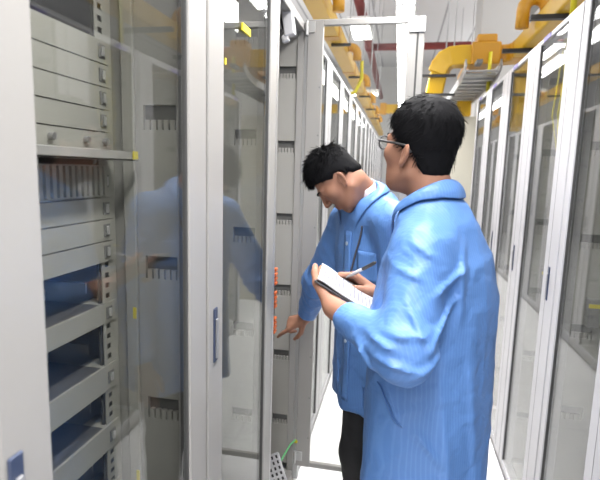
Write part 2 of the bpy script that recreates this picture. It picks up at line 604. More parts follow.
# inner clutter of the open cabinet
bk = MB()
bk.obox((-0.040, 0.31, 2.050), (0.020, 0.0, 0.005), (0, 0.02, 0), (-0.008, 0, 0.052))
bk.obox((-0.050, 0.31, 1.990), (0.013, 0.0, 0.004), (0, 0.015, 0), (-0.003, 0, 0.014))
bk.build('cable_clip_box', M_PAPERWHITE, cabC, bevel=0.006, seg=2)
for k in range(6):
    x = -0.125 + 0.013 * k
    MB().tube([(x - 0.02, 0.36, 2.09), (x, 0.33, 2.06), (x + 0.012, 0.31, 2.02), (x + 0.006, 0.30, 1.985 + 0.008 * k), (x - 0.03, 0.33, 1.975)], 0.006, 6).build('cable', (M_DARK, M_GREY_D, M_DARK, M_STEEL, M_DARK, M_GREY_D)[k], cabC, smooth=True)
for z0_ in (1.12, 1.03, 0.93):
    pb = MB()
    for k in range(4):
        z = z0_ - k * 0.017
        pb.box(-0.055, -0.032, 0.165, 0.195, z, z + 0.012)
    pb.build('cable_plug', M_ORANGE, cabC, bevel=0.002)
    MB().box(-0.06, -0.04, 0.17, 0.19, z0_ - 0.085, z0_ - 0.055).build('cable_plug', M_DARK, cabC, bevel=0.002)
vg = MB()
gx = Vector((0.046, 0.004, 0.024)); gz = Vector((-0.024, 0.02, 0.046))
c0 = Vector((-0.072, 0.31, 0.215))
gn = gx.cross(gz).normalized() * 0.004
for k in range(6):
    f = -1 + 2 * k / 5
    vg.obox(c0 + gx * f, gx.normalized() * 0.0045, gz, gn)
    vg.obox(c0 + gz * f, gx, gz.normalized() * 0.0045, gn)
vg.build('vent_grille', M_PAPERWHITE, cabC)['label'] = 'white plastic vent grille leaning on the cabinet floor'
MB().obox(c0 - gn * 3, gx * 0.98, gz * 0.98, gn * 0.5).build('vent_filter', M_DARK, cabC)
MB().tube([(-0.01, 0.52, 0.245), (-0.03, 0.50, 0.23), (-0.06, 0.44, 0.18), (-0.10, 0.36, 0.10)], 0.004, 6, ).build('earth_wire', M_GREEN, cabC)
MB().cyl((-0.012, 0.5415, 0.225), (-0.012, 0.5395, 0.225), 0.009, 14).build('earth_sticker', M_STICK, cabC)

# --- left row beyond the open door, copied from one cabinet
far0 = None
y = YC + PITCH
for k in range(16):
    lab = 'white glass-fronted rack cabinet, %s beyond the open door on its side' % ORD[k]
    if far0 is None:
        M_DOOR[-1] = M_WHITE_COOL  # lighter white paints the lamp glare into this far row
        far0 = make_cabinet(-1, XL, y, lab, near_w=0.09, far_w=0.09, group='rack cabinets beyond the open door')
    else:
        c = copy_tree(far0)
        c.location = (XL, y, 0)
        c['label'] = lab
    y += PITCH

# --- right row
YR0 = 0.715 - PITCH
rlab = ['white glass-fronted rack cabinet level with the camera, outside the picture',
        'white glass-fronted rack cabinet a step ahead of the camera, beyond the right edge',
        'closed rack cabinet cut by the right picture edge, floor mirrored in its glass',
        'closed rack cabinet with yellow fibre cables hanging behind its glass',
        'closed glass rack cabinet just beyond the one with hanging yellow cables',
        'closed glass rack cabinet second beyond the one with hanging yellow cables',
        'last closed glass rack cabinet at the far end of its row, under the cable ladder']
right0 = None
RIGHT = []
for k in range(8):
    y = YR0 + k * PITCH
    if y > 4.1:
        break
    if right0 is None:
        right0 = make_cabinet(1, XR, y, rlab[k], near_w=0.145, far_w=0.05, group='rack cabinets of the closed row', hy=0.075, hz=1.10)
        c = right0
    else:
        c = copy_tree(right0)
        c.location = (XR, y, 0)
        c['label'] = rlab[k]
    RIGHT.append(c)
for k, c in enumerate(RIGHT):
    lb = MB().box(-0.0012, 0.0002, 0.37, 0.47, 2.071, 2.09)
    lb.build('name_strip', M_PURPLE, c)
    yt = MB().box(0.105, 0.135, PITCH - 0.07, PITCH - 0.03, 1.03, 1.06)
    yt.box(0.09, 0.12, PITCH - 0.06, PITCH - 0.03, 0.93, 1.02)
    if k in (2, 3):
        q = MB().box(0.10, 0.14, PITCH - 0.06, PITCH - 0.0225, 0.98, 1.08).build('power_socket', M_GREY_D, c, bevel=0.003)
        MB().box(0.098, 0.142, PITCH - 0.0615, PITCH - 0.058, 1.052, 1.066).build('socket_tag', M_STICK, q)

# yellow fibre bundle inside the third visible right cabinet
fb = MB()
rnd = random.Random(3)
for k in range(9):
    x = XR + 0.10 + rnd.uniform(-0.025, 0.025)
    yy = 2.28 + rnd.uniform(-0.05, 0.05)
    a = rnd.uniform(-0.03, 0.03)
    fb.tube([(x, yy, 2.08), (x + a, yy - 0.02, 1.92), (x + a * 1.6, yy + a, 1.76), (x + 0.02, yy + 0.04 + a, 1.62), (x + 0.05, yy + 0.10, 1.56 + a)], 0.0035, 6)
tag(fb.build('fibre_cable_bundle', M_LEMON), 'bundle of thin yellow fibre cables hanging inside a closed glass cabinet', 'cables')

# ------------------------------------------------------------------ ceiling lights
lamp0 = None
LLAB = ['behind the camera', 'second, above the camera', 'third, above the person with glasses', 'fourth, above the open door', 'fifth, just beyond the open door', 'sixth, beyond the open door', 'seventh down the aisle', 'eighth down the aisle', 'ninth down the aisle', 'tenth, farthest down the aisle']
for k, (a, b) in enumerate(LAMP_SPANS):
    lab = 'suspended white fluorescent light over the aisle, ' + LLAB[k]
    if lamp0 is None:
        L = b - a - 0.015
        lamp0 = empty('ceiling_light', (LAMP_X, a, LAMP_Z), lab, 'light', 'fluorescent lights over the aisle')
        MB().box(-0.055, 0.055, 0, L, 0.0, 0.045).build('lamp_housing', M_LAMPBOX, lamp0, bevel=0.004)
        for dx in (-0.036, 0.0, 0.036):
            MB().cyl((dx, 0.01, -0.018), (dx, L - 0.01, -0.018), 0.013, 10).build('lamp_tube', M_LAMP, lamp0, smooth=True)
        for yy in (0.15, L - 0.15):
            MB().cyl((0, yy, 0.045), (0, yy, 4.3 - LAMP_Z), 0.004, 6).build('hanger_rod', M_STEEL, lamp0)
    else:
        c = copy_tree(lamp0)
        c.location = (LAMP_X, a, LAMP_Z)
        c['label'] = lab
for (x, y, z, sx, sy, lab) in ((-0.58, 6.35, 3.25, 0.26, 0.8, 'square high ceiling light seen through the top of the open glass door'),
                               (-0.62, 7.9, 2.72, 0.45, 0.25, 'small box light hanging far down the aisle by the yellow duct')):
    r = empty('ceiling_light', (x, y, z), lab, 'light')
    MB().box(-sx / 2, sx / 2, -sy / 2, sy / 2, 0, 0.05).build('lamp_housing', M_LAMPBOX, r, bevel=0.004)
    MB().box(-sx / 2 + 0.02, sx / 2 - 0.02, -sy / 2 + 0.02, sy / 2 - 0.02, -0.012, 0.0).build('lamp_diffuser', M_LAMP, r)
    for dx in (-0.1, 0.1):
        MB().cyl((dx, 0, 0.05), (dx, 0, 4.3 - z), 0.005, 6).build('hanger_rod', M_STEEL, r)


# ------------------------------------------------------------------ yellow cable ducts
def arc(c, r, a0, a1, ux, uy, n=8):
    c, ux, uy = Vector(c), Vector(ux), Vector(uy)
    return [c + ux * (r * math.cos(a0 + (a1 - a0) * i / n)) + uy * (r * math.sin(a0 + (a1 - a0) * i / n)) for i in range(n + 1)]


dl = empty('cable_duct', (-0.512, 2.0, 2.405), 'yellow plastic cable duct running above the cabinets with the open door', 'cable duct')
tr = MB().box(-0.055, 0.055, -1.5, 10.4, 0.0, 0.012)
tr.box(-0.055, -0.043, -1.5, 10.4, 0.012, 0.08)
tr.box(0.043, 0.055, -1.5, 10.4, 0.012, 0.08)
tr.box(-0.058, 0.058, -1.5, 10.4, 0.08, 0.09)
tr.build('duct_trunk', M_YELLOW, dl, bevel=0.004)
for yy in (0.2, 1.4, 2.6, 3.8, 5.0, 6.2, 7.4):
    MB().box(-0.06, 0.06, yy, yy + 0.10, -0.004, 0.086).build('duct_collar', M_YELLOW_D, dl, bevel=0.006)
for yy in (0.8, 2.0, 3.2, 4.4, 5.6, 6.8):
    pts = [(0.04, yy, 0.07), (0.075, yy, 0.07)] + arc((0.075, yy, 0.015), 0.055, math.pi / 2, 0, (1, 0, 0), (0, 0, 1)) + [(0.13, yy, -0.03)]
    MB().tube(pts, 0.034, 10).build('duct_outlet', M_YELLOW_D, dl, smooth=True)
    hb = MB().box(-0.02, 0.12, yy - 0.42, yy - 0.40, -0.02, -0.002)
    hb.build('hanger_bar', M_DARK, dl)
    hr = MB()
    for dx in (0.11,):
        hr.cyl((dx, yy - 0.41, -0.02), (dx, yy - 0.41, 4.3 - 2.405), 0.005, 6)
    hr.build('hanger_rod', M_STEEL, dl)
cbm = MB().tube([(-0.345, 4.0, 2.37), (-0.345, 4.03, 2.32), (-0.345, 4.06, 2.25), (-0.39, 4.08, 2.15), (-0.45, 4.1, 2.12)], 0.014, 8)
tag(cbm.build('fibre_cable', M_LEMON, smooth=True), 'bright yellow cable dropping from a duct outlet onto the cabinet tops', 'cable')
cross = empty('cable_duct', (0, 9.0, 2.55), 'far yellow duct crossing over the aisle behind the open door', 'cable duct')
MB().box(-0.40, 1.0, -0.08, 0.08, 0, 0.15).build('duct_trunk', M_YELLOW, cross, bevel=0.006)
MB().box(-0.41, -0.30, -0.1, 0.1, -0.02, 0.17).build('duct_collar', M_YELLOW_D, cross, bevel=0.006)
rods = MB()
for x in (-0.45, 0.9):
    rods.cyl((x, 0, 0.15), (x, 0, 4.3 - 2.55), 0.006, 6)
rods.build('hanger_rod', M_STEEL, cross)

# right-hand duct with its cross fitting and elbow
RZ = 2.45
dr_ = empty('cable_duct', (0, 0, RZ), 'large yellow duct turning by elbow over the closed cabinet row', 'cable duct')


def duct(pts, name, m, a=0.075, b=0.065):
    return MB().tube(pts, 1, shape=(a, b)).build(name, m, dr_, bevel=0.018, seg=3)


duct([(0.86, 0.8, 0), (0.86, 4.05, 0)], 'duct_trunk', M_YELLOW)
duct([(0.86, 4.03, 0), (0.855, 4.14, 0), (0.81, 4.22, 0), (0.72, 4.25, 0), (0.52, 4.25, 0)], 'duct_bend', M_YELLOW_D, 0.078, 0.068)
hub = MB().box(0.50, 0.72, 4.14, 4.36, -0.085, 0.085)
hub.box(0.54, 0.69, 4.17, 4.33, 0.085, 0.15)
hub.build('duct_junction', M_YELLOW_D, dr_, bevel=0.012, seg=2)
duct([(0.53, 4.25, -0.005), (0.42, 4.255, -0.005), (0.36, 4.26, -0.008), (0.315, 4.27, -0.028), (0.285, 4.28, -0.07), (0.265, 4.29, -0.13)], 'duct_elbow', M_YELLOW, 0.085, 0.075)
duct([(0.268, 4.29, -0.12), (0.245, 4.31, -0.27), (0.23, 4.35, -0.40), (0.23, 4.44, -0.47), (0.24, 4.60, -0.49)], 'duct_drop', M_YELLOW, 0.078, 0.068)
MB().box(0.52, 0.66, 5.16, 5.32, 2.08 - RZ, -0.06).build('duct_drop', M_YELLOW, dr_, bevel=0.015, seg=2)
MB().box(0.52, 0.66, 4.37, 5.32, -0.07, 0.06).build('duct_trunk', M_YELLOW_D, dr_, bevel=0.015, seg=2)
for zz in (-0.17, -0.32):
    MB().box(0.12, 0.40, 4.19, 4.215, zz, zz + 0.02).build('hanger_bar', M_DARK, dr_)
for yy in (3.0, 3.75):
    MB().box(0.66, 1.02, yy, yy + 0.04, -0.09, -0.065).build('hanger_bar', M_DARK, dr_)
for x, yy in ((0.37, 4.2025), (0.31, 4.2025), (0.98, 3.02), (0.98, 3.77), (0.60, 5.0)):
    MB().cyl((x, yy, -0.085), (x, yy, 4.3 - RZ), 0.006, 6).build('hanger_rod', M_STEEL, dr_)
MB().tube([(0.86, 3.5, 0.03), (0.86, 3.5, 0.10)] + [tuple(p) for p in arc((0.79, 3.5, 0.11), 0.07, 0, math.pi, (1, 0, 0), (0, 0, 1))] + [(0.72, 3.5, 0.0)], 0.042, 12).build('duct_outlet', M_YELLOW_D, dr_, smooth=True)
for x, yy, zt in ((0.64, 4.13, 0.0), (0.74, 2.55, 0.4)):
    MB().cyl((x, yy, HT - RZ), (x, yy, zt), 0.014, 10).build('cable_conduit', M_LEMON, dr_, smooth=True)

# galvanised cable ladder
ld = empty('cable_ladder', (0.42, 3.75, 2.225), 'galvanised steel cable ladder under the yellow duct elbow', 'cable tray')
for x in (0.0, 0.24):
    pts = [(x, 0.0, 0.07), (x, 0.03, 0.05), (x, 0.08, 0.025), (x, 0.16, 0.01), (x, 0.3, 0.0), (x, 1.6, 0.0)]
    MB().tube(pts, 1, shape=(0.006, 0.03)).build('ladder_rail', M_STEEL, ld)
for yy in np.arange(0.06, 1.6, 0.17):
    MB().box(0.004, 0.236, yy, yy + 0.035, -0.012 + (0.03 if yy < 0.1 else 0), 0.0 + (0.03 if yy < 0.1 else 0)).build('ladder_rung', M_STEEL, ld)
MB().box(0.07, 0.11, -0.03, 0.10, 0.06, 0.085).build('ladder_clamp', M_GREY_D, ld)
MB().box(0.015, 0.225, 0.1, 1.55, 0.001, 0.016).build('ladder_tray', M_ALU, ld)

# red pipes
rp = empty('sprinkler_pipe', (0, 8.1, 3.47), 'dark red pipe crossing under the ceiling, joined by a long branch', 'pipe')
MB().cyl((-0.62, 0, 0), (3.0, 0, 0), 0.055, 14).build('pipe_run', M_RED, rp, smooth=True)
MB().cyl((-0.57, -4.5, 0), (-0.60, 5.2, 0), 0.06, 14).build('pipe_branch', M_RED, rp, smooth=True)
MB().cyl((-0.585, -0.12, 0), (-0.585, 0.12, 0), 0.075, 14).build('pipe_coupling', M_RED, rp, smooth=True)

# ------------------------------------------------------------------ people: signed-distance bodies
def sdf_mesh(fn, lo, hi, h, keep=None):
    """polygonise fn(P)->distance (sparse surface nets); returns verts, quads"""
    lo = np.array(lo, float); hi = np.array(hi, float)
    B = 4
    nb = np.ceil((hi - lo) / (h * B)).astype(int)
    n = nb * B
    cs = h * B
    cx = [lo[i] + cs * (np.arange(nb[i]) + 0.5) - h * 0.5 for i in range(3)]
    CP = np.stack(np.meshgrid(*cx, indexing='ij'), -1).reshape(-1, 3)
    cd = np.concatenate([fn(c) for c in np.array_split(CP, max(1, len(CP) // 200000 + 1))])
    act = np.abs(cd) < cs * 2.0
    D = np.repeat(np.repeat(np.repeat(cd.reshape(nb), B, 0), B, 1), B, 2).astype(np.float32)
    idx = np.argwhere(act.reshape(nb))
    off = np.stack(np.meshgrid(*[np.arange(B)] * 3, indexing='ij'), -1).reshape(-1, 3)
    G = (idx[:, None, :] * B + off[None]).reshape(-1, 3)
    out = []
    for c in np.array_split(G, max(1, len(G) // 300000 + 1)):
        out.append(fn(lo + c * h))
    D[G[:, 0], G[:, 1], G[:, 2]] = np.concatenate(out)
    S = D < 0
    acc = np.zeros(tuple(n - 1) + (3,), np.float32)
    cnt = np.zeros(tuple(n - 1), np.int16)
    quads_edges = []
    for ax in range(3):
        sl0 = [slice(None)] * 3; sl1 = [slice(None)] * 3
        sl0[ax] = slice(0, n[ax] - 1); sl1[ax] = slice(1, n[ax])
        cr = np.argwhere(S[tuple(sl0)] != S[tuple(sl1)])
        e1 = cr.copy(); e1[:, ax] += 1
        d0 = D[cr[:, 0], cr[:, 1], cr[:, 2]]; d1 = D[e1[:, 0], e1[:, 1], e1[:, 2]]
        t = d0 / (d0 - d1)
        p = cr.astype(np.float32); p[:, ax] += t
        o1, o2 = [(1, 2), (2, 0), (0, 1)][ax]
        ok = (cr[:, o1] > 0) & (cr[:, o2] > 0) & (cr[:, o1] < n[o1] - 1) & (cr[:, o2] < n[o2] - 1)
        cr, p, d0 = cr[ok], p[ok], d0[ok]
        cells = []
        for a, b in ((1, 1), (0, 1), (0, 0), (1, 0)):
            c = cr.copy(); c[:, o1] -= a; c[:, o2] -= b
            np.add.at(acc, (c[:, 0], c[:, 1], c[:, 2]), p)
            np.add.at(cnt, (c[:, 0], c[:, 1], c[:, 2]), 1)
            cells.append(c)
        q = np.stack([np.ravel_multi_index(c.T, tuple(n - 1)) for c in cells], 1)
        fl = d0 > 0
        q[fl] = q[fl][:, ::-1]
        quads_edges.append(q)
    q = np.concatenate(quads_edges)
    used = np.unique(q)
    V = acc.reshape(-1, 3)[used] / cnt.reshape(-1)[used][:, None]
    V = lo + V * h
    F = np.searchsorted(used, q)
    return V, F


def np_mesh(name, V, F, mats, parent=None, matidx=None, origin=(0, 0, 0), smooth=True):
    V = np.asarray(V, float) - np.array(origin)
    me = bpy.data.meshes.new(name)
    me.vertices.add(len(V))
    me.vertices.foreach_set('co', V.astype(np.float32).ravel())
    nf, k = F.shape
    me.loops.add(nf * k)
    me.loops.foreach_set('vertex_index', F.astype(np.int32).ravel())
    me.polygons.add(nf)
    me.polygons.foreach_set('loop_start', np.arange(0, nf * k, k, dtype=np.int32))
    me.polygons.foreach_set('loop_total', np.full(nf, k, dtype=np.int32))
    for m in mats:
        me.materials.append(m)
    if matidx is not None:
        me.polygons.foreach_set('material_index', matidx.astype(np.int32))
    me.polygons.foreach_set('use_smooth', [smooth] * nf)
    me.update(calc_edges=True)
    me.validate()
    o = bpy.data.objects.new(name, me)
    COL.objects.link(o)
    if parent is not None:
        o.parent = parent
    return o


def A3(*v):
    return np.array(v, float)


def unit(v):
    v = np.asarray(v, float)
    return v / np.linalg.norm(v)


def cap(P, a, b, ra, rb=None):
    rb = ra if rb is None else rb
    a = np.asarray(a, float); b = np.asarray(b, float)
    ab = b - a
    t = np.clip(((P - a) @ ab) / (ab @ ab), 0, 1)
    return np.linalg.norm(P - a - t[:, None] * ab, axis=1) - (ra + (rb - ra) * t)


def ell(P, c, r):
    q = (P - np.asarray(c, float)) / np.asarray(r, float)
    k0 = np.linalg.norm(q, axis=1)
    k1 = np.linalg.norm(q / np.asarray(r, float), axis=1) + 1e-9
    return np.where(k0 < 1e-4, -min(r), k0 * (k0 - 1) / k1)


def smin(a, b, k):
    hh = np.maximum(k - np.abs(a - b), 0) / k
    return np.minimum(a, b) - hh * hh * k * 0.25


def smax(a, b, k):
    return -smin(-a, -b, k)


HEAD = np.array([0.88, 0.88, 0.93])      # head size


def head_sdf(P, c, M, HS):
    """P world -> distance to a head centred c with axes M = [side, forward, up] columns"""
    q = (P - c) @ M / HS
    a = q.copy(); a[:, 0] = np.abs(a[:, 0])
    d = ell(q, (0, -0.009, 0.032), (0.070, 0.085, 0.079))
    d = smin(d, ell(q, (0, 0.022, -0.028), (0.059, 0.066, 0.080)), 0.03)
    d = smin(d, ell(q, (0, 0.034, -0.076), (0.044, 0.044, 0.033)), 0.03)
    d = smin(d, ell(q, (0, 0.066, -0.099), (0.020, 0.016, 0.014)), 0.022)
    d = smin(d, ell(a, (0.043, 0.050, -0.018), (0.024, 0.026, 0.022)), 0.02)
    d = smin(d, cap(a, (0.052, -0.01, -0.06), (0.030, 0.05, -0.09), 0.014, 0.012), 0.022)
    d = smin(d, cap(a, (0.010, 0.083, 0.021), (0.043, 0.070, 0.020), 0.0085, 0.008), 0.014)
    d = smax(d, -ell(a, (0.031, 0.094, 0.004), (0.017, 0.014, 0.012)), 0.012)
    d = smin(d, ell(a, (0.031, 0.0745, 0.004), (0.0135, 0.0125, 0.0115)), 0.002)
    d = smin(d, cap(a, (0.017, 0.0855, 0.0105), (0.046, 0.076, 0.0085), 0.0035, 0.003), 0.004)
    d = smin(d, cap(q, (0, 0.086, 0.016), (0, 0.108, -0.026), 0.0065, 0.0105), 0.012)
    d = smin(d, ell(a, (0.0115, 0.097, -0.030), (0.0085, 0.010, 0.0075)), 0.006)
    d = smin(d, cap(a, (0.0, 0.0925, -0.0565), (0.022, 0.080, -0.060), 0.0055, 0.003), 0.006)
    d = smin(d, cap(a, (0.0, 0.0905, -0.0685), (0.019, 0.080, -0.0645), 0.0065, 0.003), 0.006)
    d = smax(d, -cap(a, (0.0, 0.099, -0.0622), (0.020, 0.088, -0.0625), 0.0016, 0.001), 0.003)
    # ear: tilted flat shell with a hollow
    e = a - A3(0.0745, -0.014, -0.018)
    th = math.radians(24)
    ex = e[:, 0] * math.cos(th) + e[:, 1] * math.sin(th)
    ey = -e[:, 0] * math.sin(th) + e[:, 1] * math.cos(th)
    E = np.stack([ex, ey + 0.32 * e[:, 2], e[:, 2]], 1)
    E = E / 0.86
    ear = ell(E, (0.004, -0.002, 0.002), (0.0075, 0.019, 0.031))
    ear = smin(ear, ell(E, (0.003, 0.004, -0.024), (0.006, 0.009, 0.010)), 0.006)
    ear = smax(ear, -ell(E, (0.012, 0.001, 0.002), (0.007, 0.0095, 0.019)), 0.004)
    d = smin(d, ear * 0.86, 0.005)
    return d * 0.95 * HS[0]


def hand_pts(w, f, n, side, sc, curls, thumb):
    """finger chains. w wrist, f finger direction, n palm-facing normal, side +1/-1 picks the thumb side"""
    f = unit(f); n = unit(n - np.dot(n, f) * f); s = np.cross(f, n) * side
    chains = []
    ks = (0.026, 0.009, -0.008, -0.024)
    kl = (0.088, 0.092, 0.087, 0.078)
    ln = ((0.040, 0.025, 0.021), (0.044, 0.028, 0.022), (0.041, 0.026, 0.021), (0.032, 0.020, 0.018))
    palm = []
    for i in range(4):
        k = w + (f * kl[i] + s * ks[i]) * sc
        palm.append((w + (f * 0.012 + s * ks[i] * 0.55) * sc, k))
        pts = [k]
        ang = 0.0
        for j in range(3):
            ang += math.radians(curls[i][j])
            dirv = f * math.cos(ang) + n * math.sin(ang) + s * (ks[i] * 1.6)
            pts.append(pts[-1] + unit(dirv) * ln[i][j] * sc)
        chains.append(pts)
    t0 = w + (f * 0.022 + s * 0.022 + n * 0.006) * sc
    pts = [t0]
    for (a, b, c), L in zip(thumb, (0.044, 0.033, 0.026)):
        pts.append(pts[-1] + unit(f * a + s * b + n * c) * L * sc)
    return palm, chains, pts


def hand_sdf(P, H, sc):
    palm, chains, th = H
    d = None
    for a, b in palm:
        c = cap(P, a, b, 0.0125 * sc, 0.0105 * sc)
        d = c if d is None else smin(d, c, 0.014 * sc)
    for ch in chains:
        c = None
        for j in range(3):
            r0, r1 = ((0.0098, 0.0088), (0.0088, 0.0080), (0.0080, 0.0068))[j]
            s_ = cap(P, ch[j], ch[j + 1], r0 * sc, r1 * sc)
            c = s_ if c is None else smin(c, s_, 0.003)
        d = smin(d, c, 0.0045)
    c = None
    for j in range(3):
        r0, r1 = ((0.0145, 0.0115), (0.0105, 0.0098), (0.0095, 0.0075))[j]
        s_ = cap(P, th[j], th[j + 1], r0 * sc, r1 * sc)
        c = s_ if c is None else smin(c, s_, 0.004)
    return smin(d, c, 0.008)


def torso_sdf(P, g, M, tab, k_top):
    """stack of ellipses: tab rows z, half width, half depth, forward offset"""
    q = (P - g) @ M
    z = q[:, 2]
    T = np.array(tab)
    a = np.interp(z, T[:, 0], T[:, 1]); b = np.interp(z, T[:, 0], T[:, 2]); c = np.interp(z, T[:, 0], T[:, 3])
    y = q[:, 1] - c
    k0 = np.sqrt((q[:, 0] / a) ** 2 + (y / b) ** 2)
    k1 = np.sqrt((q[:, 0] / a ** 2) ** 2 + (y / b ** 2) ** 2) + 1e-6
    d = np.where(k0 < 0.05, -np.minimum(a, b), k0 * (k0 - 1) / k1)
    d = smax(d, z - T[-1, 0], k_top)
    d = smax(d, T[0, 0] - z, 0.01)
    return d, q


def creases(P, seed, amp, n=9, lam=(0.05, 0.13)):
    r = np.random.RandomState(seed)
    w = np.zeros(len(P))
    for i in range(n):
        k = unit(r.normal(size=3)) * 2 * math.pi / r.uniform(*lam)
        k2 = unit(r.normal(size=3)) * 2 * math.pi / 0.3
        ph = P @ k + 1.3 * np.sin(P @ k2 + r.uniform(0, 6)) + r.uniform(0, 6)
        w += (1 - np.abs(np.sin(ph))) ** 3 - 0.2
    return w * amp / math.sqrt(n)


def arm_folds(P, a, b, c, amp):
    """ring and spiral folds gathered around the elbow b and toward the cuff c"""
    w = np.zeros(len(P))
    for (p0, p1, s0) in ((a, b, 0.7), (b, c, 1.0)):
        ab = p1 - p0
        L = np.linalg.norm(ab)
        u = ab / L
        t = (P - p0) @ u
        rad = P - p0 - t[:, None] * u
        e1 = unit(np.cross(u, A3(0.3, 0.2, 0.9)))
        e2 = np.cross(u, e1)
        th = np.arctan2(rad @ e2, rad @ e1)
        m = np.exp(-((t - L / 2) / (L * 0.62)) ** 2)
        dist = np.abs((t - L) if s0 < 0.9 else t)
        near = 0.35 + np.exp(-(dist / 0.10) ** 2)
        w += s0 * m * near * ((1 - np.abs(np.sin(t * math.pi / 0.052 + th * 1.0 + np.sin(th * 2 + t * 20)))) ** 2 - 0.3)
    return w * amp


def hair_line(q, back, front, side):
    """>0 where hair grows, head-local"""
    y = q[:, 1]
    zc = np.interp(y, [-0.10, -0.055, -0.032, -0.012, 0.006, 0.022, 0.045, 0.075, 0.11], [back, back, side - 0.02, side, side - 0.012, side + 0.004, front - 0.02, front, front])
    return q[:, 2] - zc


def strands(HS, V, N, keep, M, c, crown, n, length, rad, seed, lift, flow):
    r = np.random.RandomState(seed)
    ids = np.where(keep)[0]
    ids = r.choice(ids, n)
    vs, fs = [], []
    for i in ids:
        p, nn = V[i], N[i]
        ql = (p - c) @ M / HS
        t = flow(ql)
        t = M @ t
        t = t - nn * (t @ nn)
        t = t / (np.linalg.norm(t) + 1e-6)
        t = unit(t + r.normal(size=3) * 0.22)
        L = length(ql) * r.uniform(0.7, 1.25)
        lf = lift(ql) * r.uniform(0.3, 1.5)
        s = unit(np.cross(t, nn))
        base = len(vs)
        K = 4
        for k in range(K):
            u = k / (K - 1)
            pp = p - nn * 0.003 + t * L * u + nn * (lf * u * L - 0.15 * L * u * u)
            rr = rad * (1 - 0.85 * u) * r.uniform(0.9, 1.1)
            for a in range(3):
                an = 2 * math.pi * a / 3
                vs.append(pp + (s * math.cos(an) * 1.5 + nn * math.sin(an)) * rr)
        for k in range(K - 1):
            for a in range(3):
                b = (a + 1) % 3
                fs.append((base + k * 3 + a, base + k * 3 + b, base + k * 3 + 3 + b, base + k * 3 + 3 + a))
    return np.array(vs), np.array(fs)


def normals_of(V, F):
    fn = np.cross(V[F[:, 2]] - V[F[:, 0]], V[F[:, 3]] - V[F[:, 1]])
    N = np.zeros_like(V)
    for k in range(4):
        np.add.at(N, F[:, k], fn)
    return N / (np.linalg.norm(N, axis=1)[:, None] + 1e-12)


M_SKIN = mat('skin', (0.285, 0.142, 0.094), 0.6, spec=0.3, noise=0.06, nscale=18, sss=0.12)
M_LIP = mat('lip_skin', (0.24, 0.095, 0.075), 0.45)
M_EYE = mat('eye', (0.55, 0.52, 0.50), 0.25)
M_HAIR = mat('black_hair', (0.007, 0.007, 0.008), 0.7, spec=0.06)
M_TROUSER = mat('black_trouser_cloth', (0.012, 0.012, 0.014), 0.8)
M_SHOE = mat('black_shoe', (0.015, 0.015, 0.016), 0.4)
M_SHIRT = mat('checked_shirt_cloth', (0.46, 0.40, 0.42), 0.8, noise=0.25, nscale=90)
M_BUTTON = mat('pale_button', (0.42, 0.50, 0.62), 0.35)
M_STRAP = mat('dark_lanyard', (0.06, 0.06, 0.08), 0.7)


